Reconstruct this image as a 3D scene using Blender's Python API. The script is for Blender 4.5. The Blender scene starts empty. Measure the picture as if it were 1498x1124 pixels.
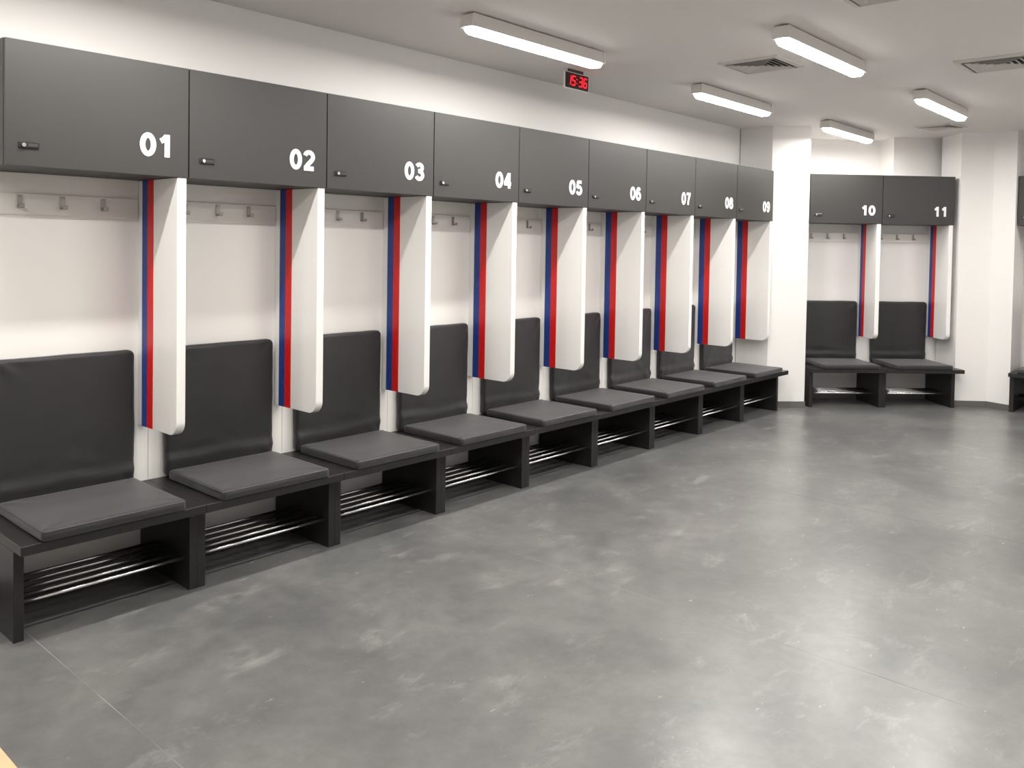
import bpy, bmesh, math, random
from mathutils import Vector, Matrix, noise

# ------------------------------------------------------------------ camera, light, exposure
S = 0.85                      # width of one locker bay in metres; lengths below are in bays
scn = bpy.context.scene
col = scn.collection
RIGHT = Vector((0.667652, -0.744297, 0.016240)); UP = Vector((0.010540, 0.031261, 0.999456)); FWD = Vector((0.744399, 0.667117, -0.028717))
CAM = Vector((-1.5197, -4.8828, 2.0825)) * S
cd = bpy.data.cameras.new('camera'); cam = bpy.data.objects.new('camera', cd); col.objects.link(cam)
BACK = -FWD
cam.matrix_world = Matrix(((RIGHT.x, UP.x, BACK.x, CAM.x), (RIGHT.y, UP.y, BACK.y, CAM.y), (RIGHT.z, UP.z, BACK.z, CAM.z), (0, 0, 0, 1)))
cd.sensor_width = 36; cd.lens = 1244.46 / 1498 * 36; cd.shift_y = -(562 - 395.73) / 1498
cd.clip_start = 0.05
scn.camera = cam
wd = bpy.data.worlds.new('world'); scn.world = wd; wd.use_nodes = True
wd.node_tree.nodes['Background'].inputs[0].default_value = (0.8, 0.8, 0.8, 1)
wd.node_tree.nodes['Background'].inputs[1].default_value = 0.02
scn.view_settings.view_transform = 'Standard'; scn.view_settings.look = 'None'
scn.view_settings.gamma = 1; scn.view_settings.use_curve_mapping = False
scn.view_settings.exposure = 1.88
LAMP_POWER = 40.0             # emission of every batten light's diffuser

# ------------------------------------------------------------------ measures (bays)
ZT, ZB, YW, ZC = 3.114, 2.4585, 0.53, 3.71
BT, BB, BF, LF = 0.5253, 0.4751, -0.2342, -0.1302     # bench top, its underside, its front edge, leg front
Q = math.sqrt(0.5)
ROWS = [((0, 0), 0.0), ((9.63, -0.227), -math.pi / 4), ((11.32, -2.33), -math.pi / 2)]

# ------------------------------------------------------------------ materials
def mat(name, rgb, rough=0.5, metal=0.0, spec=0.5, bump=None, vary=None, emit=None, sheen=0.0):
    m = bpy.data.materials.new(name); m.use_nodes = True
    nt = m.node_tree; b = nt.nodes['Principled BSDF']
    b.inputs['Base Color'].default_value = (*rgb, 1); b.inputs['Roughness'].default_value = rough
    b.inputs['Metallic'].default_value = metal; b.inputs['Specular IOR Level'].default_value = spec
    b.inputs['Sheen Weight'].default_value = sheen
    tc = nt.nodes.new('ShaderNodeTexCoord')
    if vary:                                         # (scale, amount): soft mottling of the colour
        n = nt.nodes.new('ShaderNodeTexNoise'); n.inputs['Scale'].default_value = vary[0]; n.inputs['Detail'].default_value = 4
        nt.links.new(tc.outputs['Object'], n.inputs['Vector'])
        r = nt.nodes.new('ShaderNodeValToRGB')
        r.color_ramp.elements[0].position = 0.3; r.color_ramp.elements[1].position = 0.7
        r.color_ramp.elements[0].color = (*[c * (1 - vary[1]) for c in rgb], 1)
        r.color_ramp.elements[1].color = (*[c * (1 + vary[1]) for c in rgb], 1)
        nt.links.new(n.outputs['Fac'], r.inputs['Fac']); nt.links.new(r.outputs['Color'], b.inputs['Base Color'])
    if bump:                                         # (scale, strength)
        n = nt.nodes.new('ShaderNodeTexNoise'); n.inputs['Scale'].default_value = bump[0]; n.inputs['Detail'].default_value = 3
        nt.links.new(tc.outputs['Object'], n.inputs['Vector'])
        k = nt.nodes.new('ShaderNodeBump'); k.inputs['Strength'].default_value = bump[1]; k.inputs['Distance'].default_value = 0.004
        nt.links.new(n.outputs['Fac'], k.inputs['Height']); nt.links.new(k.outputs['Normal'], b.inputs['Normal'])
    if emit:
        b.inputs['Emission Color'].default_value = (*emit[0], 1); b.inputs['Emission Strength'].default_value = emit[1]
    return m

M = dict(
    paint=mat('wall_paint', (0.80, 0.785, 0.765), 0.55, bump=(180, 0.05)),
    ceil=mat('ceiling_paint', (0.82, 0.79, 0.765), 0.8, bump=(160, 0.04)),
    board=mat('white_laminate', (0.87, 0.85, 0.815), 0.35),
    panel=mat('white_gloss_laminate', (0.84, 0.825, 0.80), 0.28),
    door=mat('grey_laminate', (0.036, 0.034, 0.0325), 0.45, bump=(600, 0.04), vary=(3, 0.03)),
    carcass=mat('grey_carcass', (0.036, 0.034, 0.033), 0.5),
    bench=mat('dark_laminate', (0.020, 0.0187, 0.018), 0.36, spec=0.35, bump=(240, 0.06), vary=(9, 0.12)),
    cloth=mat('black_cover', (0.0155, 0.015, 0.0165), 0.5, bump=(420, 0.10), vary=(12, 0.1), sheen=0.25),
    chrome=mat('chrome', (0.95, 0.95, 0.95), 0.22, metal=1.0),
    steel=mat('brushed_steel', (0.36, 0.345, 0.32), 0.38, metal=0.9),
    blue=mat('blue_stripe', (0.012, 0.045, 0.24), 0.4),
    red=mat('red_stripe', (0.62, 0.008, 0.006), 0.4),
    black=mat('black_plastic', (0.012, 0.011, 0.011), 0.35),
    white=mat('white_print', (0.9, 0.9, 0.9), 0.4),
    lampbody=mat('white_lamp_body', (0.72, 0.69, 0.66), 0.45),
    glow=mat('lit_diffuser', (0.9, 0.9, 0.9), 0.5, emit=((1.0, 0.97, 0.93), LAMP_POWER)),
    rim=mat('lit_diffuser_side', (0.9, 0.9, 0.9), 0.5, emit=((1.0, 0.97, 0.93), LAMP_POWER * 0.05)),
    vent=mat('vent_enamel', (0.62, 0.59, 0.55), 0.5),
    dark=mat('duct_dark', (0.03, 0.028, 0.025), 0.8),
    skirt=mat('grey_skirting', (0.12, 0.115, 0.11), 0.4),
    screen=mat('clock_screen', (0.02, 0.004, 0.007), 0.25),
    led=mat('red_led', (0.6, 0.0, 0.01), 0.5, emit=((1.0, 0.005, 0.012), 0.45)),
    casew=mat('white_clock_case', (0.75, 0.73, 0.70), 0.4),
    wood=mat('pale_wood', (0.66, 0.45, 0.26), 0.5, vary=(14, 0.06)),
    seam=mat('weld_seam', (0.225, 0.222, 0.215), 0.4, vary=(2.2, 0.42)),
    piping=mat('cover_piping', (0.040, 0.039, 0.040), 0.45),
)

def floor_material():
    m = bpy.data.materials.new('grey_vinyl'); m.use_nodes = True
    nt = m.node_tree; N = nt.nodes; L = nt.links; b = N['Principled BSDF']
    tc = N.new('ShaderNodeTexCoord')
    def nz(scale, detail, rough=0.6, stretch=None, dist=0.0):
        n = N.new('ShaderNodeTexNoise'); n.inputs['Scale'].default_value = scale; n.inputs['Detail'].default_value = detail
        n.inputs['Roughness'].default_value = rough; n.inputs['Distortion'].default_value = dist
        if stretch:
            mp = N.new('ShaderNodeMapping'); mp.inputs['Scale'].default_value = stretch; mp.inputs['Rotation'].default_value = (0, 0, 0.5)
            L.new(tc.outputs['Object'], mp.inputs['Vector']); L.new(mp.outputs['Vector'], n.inputs['Vector'])
        else:
            L.new(tc.outputs['Object'], n.inputs['Vector'])
        return n
    def ramp(src, stops):
        r = N.new('ShaderNodeValToRGB'); e = r.color_ramp.elements
        while len(e) < len(stops): e.new(0.5)
        for k, (p, c) in enumerate(stops): e[k].position = p; e[k].color = (*c, 1)
        L.new(src, r.inputs['Fac']); return r
    def mix(kind, fac, a, c):
        x = N.new('ShaderNodeMix'); x.data_type = 'RGBA'; x.blend_type = kind
        if isinstance(fac, float): x.inputs[0].default_value = fac
        else: L.new(fac, x.inputs[0])
        L.new(a, x.inputs[6])
        if isinstance(c, tuple): x.inputs[7].default_value = (*c, 1)
        else: L.new(c, x.inputs[7])
        return x.outputs[2]
    base = ramp(nz(1.1, 6, 0.62, dist=0.5).outputs['Fac'], [(0.30, (0.098, 0.099, 0.098)), (0.50, (0.132, 0.1325, 0.129)), (0.72, (0.188, 0.187, 0.180))])
    fine = ramp(nz(9, 6, 0.7).outputs['Fac'], [(0.3, (0.84, 0.84, 0.84)), (0.7, (1.16, 1.16, 1.16))])
    c = mix('MULTIPLY', 1.0, base.outputs['Color'], fine.outputs['Color'])
    scuff = ramp(nz(2.6, 9, 0.74, (1.0, 2.0, 1), 0.5).outputs['Fac'], [(0.56, (0, 0, 0)), (0.72, (0.11, 0.109, 0.105))])
    c = mix('ADD', 1.0, c, scuff.outputs['Color'])
    speck = ramp(nz(11, 4, 0.62, (1.0, 2.4, 1), 0.3).outputs['Fac'], [(0.685, (0, 0, 0)), (0.74, (0.24, 0.238, 0.23))])
    c = mix('ADD', 1.0, c, speck.outputs['Color'])
    L.new(c, b.inputs['Base Color'])
    b.inputs['Roughness'].default_value = 0.30; b.inputs['Specular IOR Level'].default_value = 0.9
    return m
M['floor'] = floor_material()

# ------------------------------------------------------------------ helpers
def tag(o, label=None, cat=None, group=None, kind=None):
    if label: o['label'] = label
    if cat: o['category'] = cat
    if group: o['group'] = group
    if kind: o['kind'] = kind
    return o

def mesh(name, bm, material, smooth=False):
    bmesh.ops.recalc_face_normals(bm, faces=bm.faces)
    me = bpy.data.meshes.new(name); bm.to_mesh(me); bm.free()
    me.materials.append(M[material])
    if smooth:
        for f in me.polygons: f.use_smooth = True
    return me

def link(name, me, parent=None, loc=(0, 0, 0), rz=0.0):
    o = bpy.data.objects.new(name, me); col.objects.link(o)
    o.parent = parent; o.location = Vector(loc) * S; o.rotation_euler = (0, 0, rz)
    return o

def empty(name, loc, rz=0.0):
    o = bpy.data.objects.new(name, None); col.objects.link(o); o.empty_display_size = 0.1
    o.location = Vector(loc) * S; o.rotation_euler = (0, 0, rz)
    return o

def box(bm, x0, x1, y0, y1, z0, z1, bev=0.0, seg=1):
    vs = [bm.verts.new(Vector(c) * S) for c in ((x0, y0, z0), (x1, y0, z0), (x1, y1, z0), (x0, y1, z0), (x0, y0, z1), (x1, y0, z1), (x1, y1, z1), (x0, y1, z1))]
    fs = [bm.faces.new([vs[k] for k in f]) for f in ((3, 2, 1, 0), (4, 5, 6, 7), (0, 1, 5, 4), (1, 2, 6, 5), (2, 3, 7, 6), (3, 0, 4, 7))]
    if bev:
        es = list({e for f in fs for e in f.edges})
        bmesh.ops.bevel(bm, geom=es, offset=bev * S, segments=seg, affect='EDGES', profile=0.5)

def boxm(name, dims, material, bev=0.0, seg=1):
    bm = bmesh.new(); box(bm, *dims, bev=bev, seg=seg); return mesh(name, bm, material)

def prism(bm, pts, axis, a0, a1):
    """extrude a closed 2-D outline along an axis ('x': pts=(y,z), 'y': pts=(x,z), 'z': pts=(x,y))"""
    def P(p, a):
        return Vector({'x': (a, p[0], p[1]), 'y': (p[0], a, p[1]), 'z': (p[0], p[1], a)}[axis]) * S
    A = [bm.verts.new(P(p, a0)) for p in pts]; B = [bm.verts.new(P(p, a1)) for p in pts]
    n = len(pts)
    bm.faces.new(A[::-1]); bm.faces.new(B)
    for k in range(n): bm.faces.new((A[k], A[(k + 1) % n], B[(k + 1) % n], B[k]))

def cyl(bm, p0, p1, r, n=10):
    p0 = Vector(p0); p1 = Vector(p1); d = (p1 - p0).normalized()
    a = d.orthogonal().normalized(); b = d.cross(a)
    ring = lambda c: [bm.verts.new((c + (a * math.cos(t) + b * math.sin(t)) * r) * S) for t in (2 * math.pi * k / n for k in range(n))]
    A, B = ring(p0), ring(p1)
    bm.faces.new(A[::-1]); bm.faces.new(B)
    for k in range(n): bm.faces.new((A[k], A[(k + 1) % n], B[(k + 1) % n], B[k]))

def cushion(hx, hy, h, rc, seed, wrinkle, fold=None):
    """soft slab lying in the xy plane, half sizes hx, hy, thickness h, corner radius rc (bays)"""
    bm = bmesh.new(); n = 34; re = h * 0.30
    rnd = random.Random(seed); off = Vector((rnd.uniform(0, 50), rnd.uniform(0, 50), rnd.uniform(0, 50)))
    cr = [(sx, sy, rnd.uniform(0.3, 1.0)) for sx in (-1, 1) for sy in (-1, 1)]
    folds = [(sg * hx * rnd.uniform(0.5, 0.95), -hy + rnd.uniform(0.10, 0.2), math.radians(rnd.uniform(4, 30)) if sg < 0 else math.pi - math.radians(rnd.uniform(4, 30)), rnd.uniform(0.18, 0.4), rnd.choice((-1, 1))) for sg in (-1, 1, rnd.choice((-1, 1)))] if fold else []
    ts = [math.sin(math.pi * (k / n - 0.5)) * 0.55 + (2 * k / n - 1) * 0.45 for k in range(n + 1)]
    def place(a, b):
        x, y = a * hx, b * hy; ix, iy = hx - rc, hy - rc
        qx, qy = abs(x) - ix, abs(y) - iy
        if qx > 0 and qy > 0:
            u, v = qx / rc, qy / rc
            x = math.copysign(ix + rc * u * math.sqrt(1 - v * v / 2), x); y = math.copysign(iy + rc * v * math.sqrt(1 - u * u / 2), y)
        return x, y
    def inner(x, y):
        qx, qy = abs(x) - (hx - rc), abs(y) - (hy - rc)
        o = math.hypot(max(qx, 0), max(qy, 0)) + min(max(qx, qy), 0) - rc
        return max(0.0, -o)
    top = {}; bot = {}
    for i, a in enumerate(ts):
        for j, b in enumerate(ts):
            x, y = place(a, b); d = inner(x, y); t = min(d / re, 1.0)
            edge = 0.80 + 0.20 * math.sqrt(max(0.0, 1 - (1 - t) ** 2))
            puff = 0.92 + 0.08 * min(d / 0.2, 1.0)
            z = h * edge * puff
            w = noise.noise(Vector((x * 3.2, y * 3.2, 0)) + off) * 0.6 + noise.noise(Vector((x * 9, y * 5, 0)) + off) * 0.4
            z += wrinkle * w * min(1, d / 0.03 + 0.3)
            for sx, sy, am in cr:                              # creases running in from the corners
                px, py = hx - sx * x, hy - sy * y
                rr = math.hypot(px, py)
                z += wrinkle * 1.3 * am * math.sin(math.atan2(py + 0.02, px + 0.02) * 9 + am * 8) * math.exp(-(rr / 0.14) ** 2) * min(1, d / 0.03)
            if fold:                                           # slack fabric gathered along the lower edge
                e = y + hy - 0.055
                z += fold * (math.exp(-((e - 0.055 - 0.03 * noise.noise(Vector((x * 3, 1, 2)) + off)) / 0.028) ** 2) - 0.9 * math.exp(-((e - 0.11) / 0.022) ** 2) * (0.4 + noise.noise(Vector((x * 4, 7, 1)) + off)))
            for fx, fy, fa, fl_, sg in folds:
                u = (x - fx) * math.cos(fa) + (y - fy) * math.sin(fa); v = -(x - fx) * math.sin(fa) + (y - fy) * math.cos(fa) + 0.12 * u * u
                if 0 < u < fl_: z += sg * 0.0055 * math.sin(math.pi * u / fl_) * math.exp(-(v / 0.016) ** 2)
            e2 = 0.004 * noise.noise(Vector((x * 6, y * 6, 5)) + off) if d < 0.02 else 0
            top[i, j] = bm.verts.new(Vector((x + e2, y + e2, z)) * S)
            zb_ = h * 0.14 * (1 - math.sqrt(max(0.0, 1 - (1 - t) ** 2)))
            bot[i, j] = bm.verts.new(Vector((x + e2, y + e2, zb_)) * S)
    for i in range(n):
        for j in range(n):
            bm.faces.new((top[i, j], top[i + 1, j], top[i + 1, j + 1], top[i, j + 1]))
            bm.faces.new((bot[i, j], bot[i, j + 1], bot[i + 1, j + 1], bot[i + 1, j]))
    for k in range(n):
        for (a, b) in (((k, 0), (k + 1, 0)), ((k + 1, n), (k, n)), ((0, k + 1), (0, k)), ((n, k), (n, k + 1))):
            bm.faces.new((top[a], bot[a], bot[b], top[b]))
    return bm

# ------------------------------------------------------------------ the shell
def struct(name, me, parent=None, loc=(0, 0, 0), rz=0.0):
    o = link(name, me, parent, loc, rz)
    if not parent: tag(o, kind='structure')
    return o

X0, Y0, X3 = -4.6, -6.4, 11.32 + YW
fl = struct('floor', boxm('floor', (X0 - 0.2, X3 + 0.6, Y0 - 0.2, YW + 0.6, -0.1, 0.0), 'floor'))
for x in (0.092, 2.77, 5.48, 8.2):
    link('weld_seam', boxm('weld_seam', (x - 0.0019, x + 0.0019, Y0, YW - 0.02, -0.002, 0.0006), 'seam'), fl)
struct('ceiling', boxm('ceiling', (X0 - 0.2, X3 + 0.6, Y0 - 0.2, YW + 0.6, ZC, ZC + 0.1), 'ceil'))
wall_l = struct('wall_left', boxm('wall_left', (X0, 10.4, YW, YW + 0.15, 0, ZC), 'paint'))
for i in range(9):                                             # white boards behind each bay
    link('backing_board', boxm('backing_board', (i + 0.002, i + 0.998, YW - 0.008, YW - 0.0005, BT + 0.001, ZB), 'board'), wall_l)
wx = lambda k, a: (9.63 + Q * k + Q * a, -0.227 + Q * k - Q * a)
def poly(name, pts, z0, z1, material, parent=None):
    bm = bmesh.new(); prism(bm, pts, 'z', z0, z1)
    return struct(name, mesh(name, bm, material), parent)
poly('wall_back', [wx(YW, -0.6), wx(YW, 2.55), wx(1.15, 2.55), wx(1.15, -0.6)], 0, ZT - 0.002, 'paint')
poly('wall_back', [wx(1.0, -0.6), wx(1.0, 1.44), wx(0.60, 1.44), wx(0.60, 2.55), wx(1.15, 2.55), wx(1.15, -0.6)], ZT - 0.002, ZC, 'paint')
struct('wall_right', boxm('wall_right', (X3, X3 + 0.15, Y0, -1.7, 0, ZC), 'paint'))
struct('wall_near', boxm('wall_near', (X0, X3, Y0 - 0.15, Y0, 0, ZC), 'paint'))
struct('wall_entrance', boxm('wall_entrance', (X0 - 0.15, X0, Y0, YW, 0, ZC), 'paint'))
# piers where the rows of lockers turn the corner
P1 = [(9.08, 0.065), (9.445, -0.295), (9.62, -0.12), (9.62, 0.52), (9.08, 0.52)]
P2 = [(11.06, -1.70), (11.33, -2.035), (11.235, -2.325), (11.80, -2.325), (11.80, -1.9), (11.45, -1.35)]
poly('pillar', P1, 0, ZC, 'paint'); poly('pillar', P2, 0, ZC, 'paint')
# skirting
struct('baseboard_left', boxm('baseboard_left', (X0, 9.07, YW - 0.012, YW - 0.0006, 0, 0.105), 'skirt'))
poly('baseboard_back', [wx(YW - 0.012, 0.02), wx(YW - 0.012, 2.2), wx(YW - 0.001, 2.2), wx(YW - 0.001, 0.02)], 0, 0.105, 'skirt')
struct('baseboard_right', boxm('baseboard_right', (X3 - 0.012, X3 - 0.0006, Y0, -2.34, 0, 0.105), 'skirt'))
e = 0.012
poly('baseboard_pillar', [(9.075 - 0.008, 0.065 - 0.012), (9.445, -0.295 - e * 1.3), (9.445 + e * 1.3, -0.295), (9.445, -0.2945), (9.0805, 0.0645)], 0, 0.085, 'skirt')
poly('baseboard_pillar', [(11.06 - e, -1.70 - 0.004), (11.33 - e * 1.3, -2.035), (11.235 - e, -2.325), (11.2345, -2.325), (11.3295, -2.035), (11.0595, -1.6995)], 0, 0.085, 'skirt')

# ------------------------------------------------------------------ digits for the locker numbers
def arc(cx, cy, rx, ry, a0, a1, n=16):
    return [(cx + rx * math.cos(math.radians(a0 + (a1 - a0) * k / n)), cy + ry * math.sin(math.radians(a0 + (a1 - a0) * k / n))) for k in range(n + 1)]
HW = 0.084                                                     # half stroke; digits are 0.72 high, 0.50 wide
DIG = {
    '0': [(arc(0.25, 0.36, 0.175, 0.29, 0, 360, 28)[:-1], True)],
    '1': [([(0.31, 0.0), (0.31, 0.72)], False), ([(0.10, 0.50), (0.20, 0.555), (0.285, 0.665)], False)],
    '2': [(arc(0.25, 0.49, 0.175, 0.165, 165, -25, 16) + [(0.33, 0.33), (0.17, 0.17), (0.10, 0.075)], False), ([(0.035, 0.065), (0.46, 0.065)], False)],
    '3': [(arc(0.235, 0.525, 0.155, 0.13, 155, -85, 14), False), (arc(0.235, 0.215, 0.18, 0.155, 90, -160, 16), False), ([(0.17, 0.385), (0.26, 0.385)], False)],
    '4': [([(0.36, 0.0), (0.36, 0.72)], False), ([(0.335, 0.68), (0.075, 0.235)], False), ([(0.02, 0.215), (0.485, 0.215)], False)],
    '5': [([(0.11, 0.655), (0.44, 0.655)], False), ([(0.145, 0.69), (0.10, 0.34)], False), (arc(0.24, 0.235, 0.185, 0.175, 140, -160, 20), False)],
    '6': [(arc(0.25, 0.235, 0.175, 0.17, 0, 360, 24)[:-1], True), (arc(0.255, 0.36, 0.18, 0.295, 40, 200, 18), False)],
    '7': [([(0.04, 0.655), (0.47, 0.655)], False), ([(0.42, 0.66), (0.30, 0.44), (0.23, 0.22), (0.21, 0.0)], False)],
    '8': [(arc(0.25, 0.525, 0.145, 0.13, 0, 360, 22)[:-1], True), (arc(0.25, 0.215, 0.175, 0.155, 0, 360, 24)[:-1], True)],
}
DIG['9'] = [([(0.5 - x, 0.72 - y) for x, y in pts], c) for pts, c in DIG['6']]

def stroke(bm, pts, closed, hw, to3, d):
    n = len(pts); L, R_ = [], []
    for k in range(n):
        a = pts[k - 1] if (closed or k) else None; b = pts[(k + 1) % n] if (closed or k < n - 1) else None
        p = pts[k]; dirs = []
        if a: dirs.append(Vector((p[0] - a[0], p[1] - a[1])).normalized())
        if b: dirs.append(Vector((b[0] - p[0], b[1] - p[1])).normalized())
        t = sum(dirs, Vector((0, 0))).normalized(); nn = Vector((-t.y, t.x))
        m = hw / max(0.6, nn.dot(Vector((-dirs[0].y, dirs[0].x))))
        L.append((p[0] + nn.x * m, p[1] + nn.y * m)); R_.append((p[0] - nn.x * m, p[1] - nn.y * m))
    f = [[bm.verts.new(to3(q, 0)) for q in L], [bm.verts.new(to3(q, 0)) for q in R_], [bm.verts.new(to3(q, d)) for q in L], [bm.verts.new(to3(q, d)) for q in R_]]
    seg = n if closed else n - 1
    for k in range(seg):
        j = (k + 1) % n
        bm.faces.new((f[0][k], f[0][j], f[1][j], f[1][k])); bm.faces.new((f[2][k], f[3][k], f[3][j], f[2][j]))
        bm.faces.new((f[0][k], f[2][k], f[2][j], f[0][j])); bm.faces.new((f[1][k], f[1][j], f[3][j], f[3][k]))
    if not closed:
        for k in (0, n - 1): bm.faces.new((f[0][k], f[1][k], f[3][k], f[2][k]))

def number_mesh(text, x0, z0, scale, y):
    bm = bmesh.new()
    for k, ch in enumerate(text):
        to3 = lambda q, d, k=k: Vector((x0 + (q[0] + 0.56 * k) * scale, y - d, z0 + q[1] * scale)) * S
        for j, (pts, closed) in enumerate(DIG[ch]): stroke(bm, pts, closed, HW, to3, 0.0022 + 0.00012 * j)
    return mesh('number', bm, 'white')

# ------------------------------------------------------------------ one bay of lockers
def shift(dims, b): return (dims[0] - b[0], dims[1] - b[0], dims[2] - b[1], dims[3] - b[1], dims[4] - b[2], dims[5] - b[2])
CB = (0.5, 0.25, ZB); PB = (0.96, 0.26, 0.8984); EB = (0.5, 0.2, 0.0); HB = (0.5, YW - 0.01, 2.28)
def cabinet_body():
    bm = bmesh.new(); t = 0.02
    for d in ((0.001, 0.999, 0.024, YW - 0.001, ZB + 0.002, ZB + t), (0.001, 0.999, 0.024, YW - 0.001, ZT - t, ZT),
              (0.001, 0.001 + t, 0.024, YW - 0.001, ZB + t, ZT - t), (0.999 - t, 0.999, 0.024, YW - 0.001, ZB + t, ZT - t),
              (0.001 + t, 0.999 - t, YW - 0.02, YW - 0.001, ZB + t, ZT - t)):
        box(bm, *shift(d, CB))
    return mesh('body', bm, 'carcass')
def lock_mesh():
    bm = bmesh.new(); box(bm, *shift((0.066, 0.165, -0.008, 0.0, 2.551, 2.587), CB), bev=0.004); return mesh('lock', bm, 'black')
def knob_mesh():
    bm = bmesh.new(); cyl(bm, Vector((0.088, -0.008, 2.569)) - Vector(CB), Vector((0.088, -0.019, 2.569)) - Vector(CB), 0.0105, 14); return mesh('lock_cylinder', bm, 'chrome')
def slide_mesh():
    bm = bmesh.new(); box(bm, *shift((0.108, 0.158, -0.0105, -0.007, 2.560, 2.578), CB), bev=0.002); return mesh('lock_slide', bm, 'carcass')
def panel_mesh():
    bm = bmesh.new(); r = 0.085; yf = 0.0045; zb = 0.8984
    pts = [(YW - 0.0085, ZB - 0.0005), (YW - 0.0085, zb)] + [(yf + r + r * math.cos(math.radians(a)), zb + r + r * math.sin(math.radians(a))) for a in range(270, 179, -9)] + [(yf, ZB - 0.0005)]
    prism(bm, [(y - PB[1], z - PB[2]) for y, z in pts], 'x', 0.9311 - PB[0], 0.988 - PB[0])
    bmesh.ops.recalc_face_normals(bm, faces=bm.faces)
    es = [ed for ed in bm.edges if len(ed.link_faces) == 2 and ed.calc_face_angle(0) > 1.2]
    bmesh.ops.bevel(bm, geom=es, offset=0.003 * S, segments=2, affect='EDGES', profile=0.5)
    return mesh('board', bm, 'panel')
def stripe_mesh(name, ya, yb, material, ribs):
    bm = bmesh.new(); w = (yb - ya) / ribs
    for k in range(ribs):
        box(bm, *shift((0.9311 - 0.004, 0.9311 - 0.0002, ya + k * w + 0.0012, ya + (k + 1) * w - 0.0012, 0.9000, ZB - 0.001), PB), bev=0.0008)
    box(bm, *shift((0.9311 - 0.0024, 0.9311 - 0.0001, ya, yb, 0.8995, ZB - 0.0009), PB))
    return mesh(name, bm, material)
def leg_mesh(x):
    return boxm('leg_panel', shift((x, x + 0.0496, LF, YW - 0.014, 0.0, BB), EB), 'bench', 0.0018)
def top_mesh(x0, x1):
    return boxm('seat_board', shift((x0, x1, BF, YW - 0.002, BB, BT), EB), 'bench', 0.0025)
def rod_mesh(y):
    bm = bmesh.new(); cyl(bm, (0.049 - EB[0], y - EB[1], 0.185), (0.951 - EB[0], y - EB[1], 0.185), 0.0095, 12)
    return mesh('shoe_rail', bm, 'chrome', True)
def hook_mesh(x):
    bm = bmesh.new(); y = YW - 0.018
    p = lambda d: shift(d, HB)
    box(bm, *p((x - 0.014, x + 0.014, y - 0.006, y, 2.262, 2.330)), bev=0.002)
    box(bm, *p((x - 0.014, x + 0.014, y - 0.042, y - 0.003, 2.256, 2.265)), bev=0.002)
    box(bm, *p((x - 0.014, x + 0.014, y - 0.048, y - 0.041, 2.256, 2.278)), bev=0.002)
    return mesh('hook', bm, 'steel')
KIT = dict(body=cabinet_body(), door=boxm('door', shift((0.004, 0.996, 0.0, 0.0215, ZB + 0.001, ZT - 0.001), CB), 'door', 0.0015),
           lock=lock_mesh(), knob=knob_mesh(), slide=slide_mesh(), panel=panel_mesh(),
           red=stripe_mesh('red_stripe', 0.310, 0.384, 'red', 3), blue=stripe_mesh('blue_stripe', 0.384, 0.458, 'blue', 3),
           legs=[leg_mesh(0.0), leg_mesh(0.9504)], top=top_mesh(0.0008, 0.9992), top_end=top_mesh(0.0008, 1.07),
           rods=[rod_mesh(y) for y in (0.305, 0.207, 0.113, 0.016, -0.081)],
           rail=boxm('rail_board', shift((0.004, 0.926, YW - 0.018, YW - 0.0085, 2.218, 2.342), HB), 'board', 0.002),
           hooks=[hook_mesh(x) for x in (0.237, 0.472, 0.708)])

def piping(hx, hy, rc, z, r):
    pts = []
    for sx, sy, a0 in ((1, 1, 0), (-1, 1, 90), (-1, -1, 180), (1, -1, 270)):
        pts += [(sx * (hx - rc) + rc * math.cos(math.radians(a0 + k * 22.5)), sy * (hy - rc) + rc * math.sin(math.radians(a0 + k * 22.5))) for k in range(5)]
    bm = bmesh.new(); n = len(pts); rings = []
    for k, p in enumerate(pts):
        t = Vector((pts[(k + 1) % n][0] - pts[k - 1][0], pts[(k + 1) % n][1] - pts[k - 1][1], 0)).normalized(); o = Vector((t.y, -t.x, 0))
        rings.append([bm.verts.new((Vector((p[0], p[1], z)) + o * r * math.cos(a) + Vector((0, 0, r * math.sin(a)))) * S) for a in (math.pi * j / 3 for j in range(6))])
    for k in range(n):
        for j in range(6): bm.faces.new((rings[k][j], rings[(k + 1) % n][j], rings[(k + 1) % n][(j + 1) % 6], rings[k][(j + 1) % 6]))
    return mesh('piping', bm, 'piping', True)
PIPE = piping(0.3855, 0.343, 0.024, 0.0505, 0.0036)
WORDS = ['zero', 'one', 'two', 'three', 'four', 'five', 'six', 'seven', 'eight', 'nine', 'ten', 'eleven']
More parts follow.
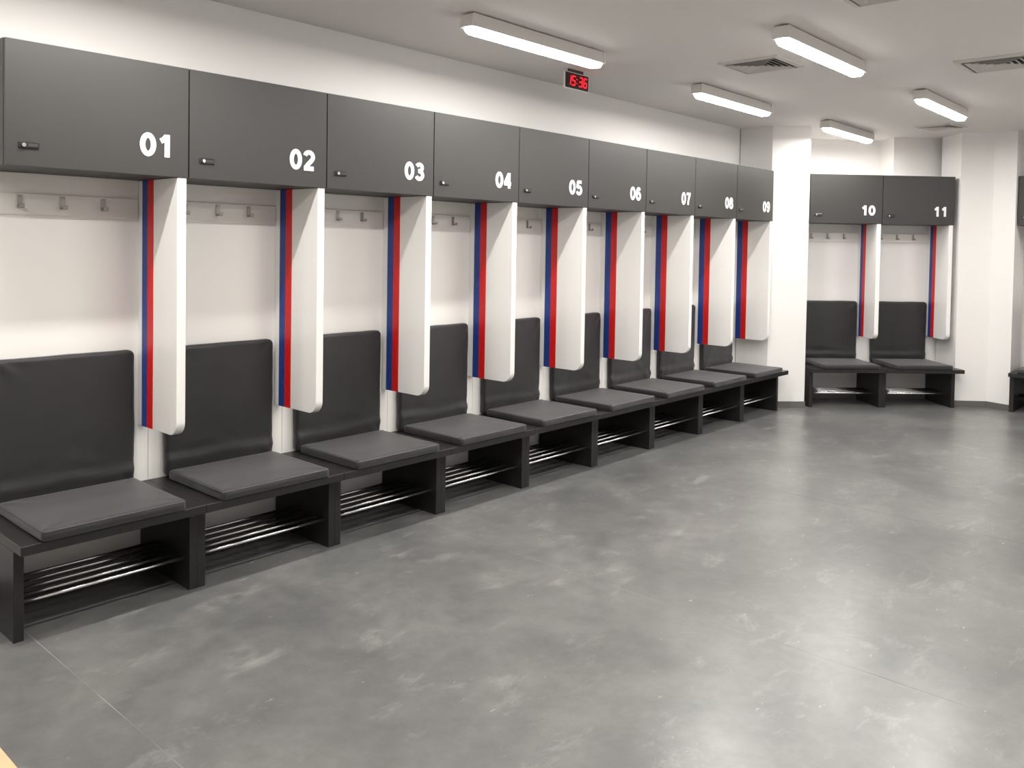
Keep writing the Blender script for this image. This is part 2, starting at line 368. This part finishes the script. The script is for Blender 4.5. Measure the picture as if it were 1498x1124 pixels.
def bay(row, i, num, where, last=False):
    word = WORDS[int(num)] if num else ''
    (ox, oy), ang = ROWS[row]; c, s = math.cos(ang), math.sin(ang)
    def at(b): x, y, z = b[0] + i, b[1], b[2]; return (ox + c * x - s * y, oy + s * x + c * y, z)
    t = empty('overhead_locker', at(CB), ang)
    tag(t, f'dark grey overhead locker bearing the white number {word}' if num else f'dark grey overhead locker {where}', 'locker', 'overhead lockers along the walls')
    link('body', KIT['body'], t); d = link('door', KIT['door'], t)
    link('lock', KIT['lock'], d); link('lock_cylinder', KIT['knob'], d)['label'] = 'small chrome lock cylinder'
    link('lock_slide', KIT['slide'], d)
    if num: link('number', number_mesh(num, 0.704 - CB[0], 2.5715 - CB[2], 0.184, -CB[1]), d)['label'] = f'white number {word}'
    ref = f'below locker number {word}' if num else where
    t = empty('divider_panel', at(PB), ang)
    tag(t, f'white divider panel with blue and red stripe {ref}', 'divider', 'striped divider panels between the seats')
    link('board', KIT['panel'], t); link('red_stripe', KIT['red'], t); link('blue_stripe', KIT['blue'], t)
    t = empty('hook_rail', at(HB), ang)
    tag(t, f'white wall rail with three steel coat hooks {ref}', 'hook rail', 'coat hook rails under the lockers')
    link('rail_board', KIT['rail'], t)
    for h in KIT['hooks']: link('hook', h, t)
    t = empty('locker_bench', at(EB), ang)
    tag(t, f'dark bench with chrome shoe rack {ref}', 'bench', 'benches along the locker rows')
    link('seat_board', KIT['top_end' if last else 'top'], t)
    for g in KIT['legs']: link('leg_panel', g, t)
    for r in KIT['rods']: link('shoe_rail', r, t)
    k = row * 20 + i; rnd = random.Random(k + 3)
    dx = rnd.uniform(-0.006, 0.006); sh = 0.03 if row == 1 else 0.0
    bm = cushion(0.388, 0.3455, 0.064, 0.024, 100 + k, 0.0034)
    o = link('seat_cushion', mesh('seat_cushion', bm, 'cloth', True), None, at((0.488 + dx + sh, 0.098, BT + 0.0005)), ang + rnd.uniform(-0.004, 0.004))
    link('piping', PIPE, o)
    tag(o, f'flat black seat cushion on the bench {ref}', 'cushion', 'seat cushions on the benches')
    bm = cushion(0.396, 0.430, 0.062, 0.042, 200 + k, 0.0062, 0.012)
    bmesh.ops.rotate(bm, verts=bm.verts, cent=(0, 0, 0), matrix=Matrix.Rotation(math.pi / 2, 3, 'X'))
    o = link('back_cushion', mesh('back_cushion', bm, 'cloth', True), None, at((0.490 - dx + sh, YW - 0.0095, BT + 0.001 + 0.430)), ang)
    tag(o, f'upright black back cushion against the wall {ref}', 'cushion', 'back cushions against the wall')

for i in range(9): bay(0, i, f'{i + 1:02d}', '', i == 8)
for i in range(2): bay(1, i, f'{i + 10}', '', i == 1)
bay(2, 0, None, 'on the right wall past the two-faced pillar')

# ------------------------------------------------------------------ batten lights
LEN = 1.58
def lamp_parts():
    h = LEN / 2
    bm = bmesh.new()
    prism(bm, [(-0.050, -0.010), (0.050, -0.010), (0.066, -0.105), (-0.066, -0.105)], 'x', -h + 0.03, h - 0.03)
    for sgn in (-1, 1):
        prism(bm, [(sgn * (h - 0.03), -0.010), (sgn * (h - 0.03), -0.105), (sgn * h, -0.105), (sgn * (h - 0.012), -0.02)], 'y', -0.060, 0.060)
    body = mesh('housing', bm, 'lampbody')
    bm = bmesh.new(); sec = [(0.058, -0.1055), (0.054, -0.124), (0.037, -0.143), (-0.037, -0.143), (-0.054, -0.124), (-0.058, -0.1055)]
    xs = [(-h + 0.004, 0.35), (-h + 0.025, 0.75), (-h + 0.07, 1.0), (h - 0.07, 1.0), (h - 0.025, 0.75), (h - 0.004, 0.35)]
    rings = [[bm.verts.new(Vector((x, y * k, -0.1055 + (z + 0.1055) * k)) * S) for y, z in sec] for x, k in xs]
    low = []
    for a, b in zip(rings, rings[1:]):
        for k in range(6):
            f = bm.faces.new((a[k], a[(k + 1) % 6], b[(k + 1) % 6], b[k]))
            if k == 2: low.append(f)
    bm.faces.new(rings[0][::-1]); bm.faces.new(rings[-1])
    for f in low: f.material_index = 1
    diff = mesh('diffuser', bm, 'rim'); diff.materials.append(M['glow'])
    br = [boxm('mounting_bracket', (sx * 0.62 - 0.03, sx * 0.62 + 0.03, -0.03, 0.03, -0.0105, 0.0), 'carcass') for sx in (-1, 1)]
    return body, diff, br
LP = lamp_parts()
def lamp(x0, y, label, group='batten lights on the ceiling'):
    t = empty('ceiling_light', (x0 + LEN / 2, y, ZC)); tag(t, label, 'ceiling light', group)
    link('housing', LP[0], t); link('diffuser', LP[1], t)['label'] = 'glowing white diffuser'
    for b in LP[2]: link('mounting_bracket', b, t)
lamp(2.69, -0.64, 'lit batten light on the ceiling beside the red digital clock')
lamp(5.89, -0.62, 'lit batten light on the ceiling above lockers six to eight')
lamp(8.88, -0.70, 'lit batten light near the narrow pillar between lockers nine and ten')
lamp(4.32, -2.19, 'lit batten light on the ceiling beside the square louvred vent')
lamp(7.46, -2.21, 'lit batten light overlapping a small ceiling vent before locker eleven')
lamp(-0.45, -0.64, 'lit batten light on the ceiling above lockers one and two')
lamp(-3.55, -0.64, 'added unseen batten light along the bare wall before locker one')  # unseen lamp, added to brighten the left wall
for x, y in ((-1.9, -2.2), (1.2, -2.2), (2.66, -3.78), (5.85, -3.78), (8.9, -3.78)):  # unseen lamps; the last is added to soften shading on the wide pillar
    lamp(x, y, 'unseen lit batten light over the open floor away from the lockers')

# ------------------------------------------------------------------ ceiling vents
def ring(bm, r0, r1, z0, z1, t=0.004):
    """square louvre ring sloping from half size r0 at z0 to r1 at z1"""
    q = lambda r, z: [bm.verts.new(Vector((sx * r, sy * r, z)) * S) for sx, sy in ((-1, -1), (1, -1), (1, 1), (-1, 1))]
    A, B, C_, D = q(r0, z0), q(r1, z1), q(r1, z1 + t), q(r0, z0 + t)
    for k in range(4):
        j = (k + 1) % 4
        for a, b in ((A, B), (B, C_), (C_, D), (D, A)): bm.faces.new((a[k], a[j], b[j], b[k]))
def vent(cx, cy, half, label, rz=0.0):
    t = empty('ceiling_vent', (cx, cy, ZC), rz); tag(t, label, 'vent', 'louvred ceiling vents')
    link('duct_plate', boxm('duct_plate', (-half * 0.9, half * 0.9, -half * 0.9, half * 0.9, -0.0035, -0.0003), 'dark'), t)
    bm = bmesh.new(); ring(bm, half * 0.86, half, -0.020, -0.012, 0.0115); link('frame', mesh('frame', bm, 'vent'), t)
    for k in range(5):
        r = half * (0.78 - 0.155 * k)
        bm = bmesh.new(); ring(bm, r, r - half * 0.105, -0.024, -0.006, 0.003); link('louvre', mesh('louvre', bm, 'vent'), t)
vent(5.51, -1.475, 0.275, 'square louvred vent between two batten lights above locker six')
vent(6.66, -3.10, 0.30, 'square louvred vent on open ceiling well clear of the batten lights')
vent(10.32, -1.63, 0.23, 'small louvred vent on the ceiling before locker eleven', -0.2)
vent(3.94, -3.04, 0.28, 'louvred ceiling vent over the open floor facing locker four')

# ------------------------------------------------------------------ hanging clock
t = empty('digital_clock', (4.73, -0.05, ZC)); tag(t, 'small red digital clock hanging from the ceiling above locker five', 'clock')
link('case', boxm('case', (-0.185, 0.185, 0.0, 0.022, -0.185, -0.028), 'casew', 0.006), t)
link('screen', boxm('screen', (-0.176, 0.168, -0.004, 0.0, -0.176, -0.038), 'screen', 0.001), t)
link('bracket', boxm('bracket', (-0.12, 0.10, 0.006, 0.02, -0.028, 0.0), 'carcass', 0.002), t)
SEG = {'1': 'bc', '5': 'afgcd', '3': 'abgcd', '6': 'afgecd'}
def segs(ch, x, z, w, h, th):
    k = 0.16; sk = lambda px, pz: (px + (pz - z) * k, pz)
    lines = dict(a=((0, h), (w, h)), b=((w, h / 2), (w, h)), c=((w, 0), (w, h / 2)), d=((0, 0), (w, 0)), e=((0, 0), (0, h / 2)), f=((0, h / 2), (0, h)), g=((0, h / 2), (w, h / 2)))
    bm = bmesh.new()
    for s_ in SEG[ch]:
        (ax, az), (bx, bz) = lines[s_]
        stroke(bm, [sk(x + ax, z + az), sk(x + bx, z + bz)], False, th, lambda q, d: Vector((q[0], -0.0042 - d, q[1])) * S, 0.002)
    return mesh('digit', bm, 'led')
for ch, x in (('1', -0.150), ('5', -0.085), ('3', 0.020), ('6', 0.088)):
    link('digit', segs(ch, x, -0.146, 0.043, 0.082, 0.0066), t)
for z in (-0.125, -0.087):
    link('colon_dot', boxm('colon_dot', (-0.016, -0.006, -0.006, -0.0042, z - 0.005, z + 0.005), 'led'), t)

# ------------------------------------------------------------------ pale board at the doorway
o = link('threshold_board', boxm('threshold_board', (-0.42, 0.42, -0.75, 0.75, 0, 0.006), 'wood', 0.001), None, (-0.772, -1.55, 0.0))
tag(o, 'pale wooden board lying on the grey floor before the first bench', 'board')
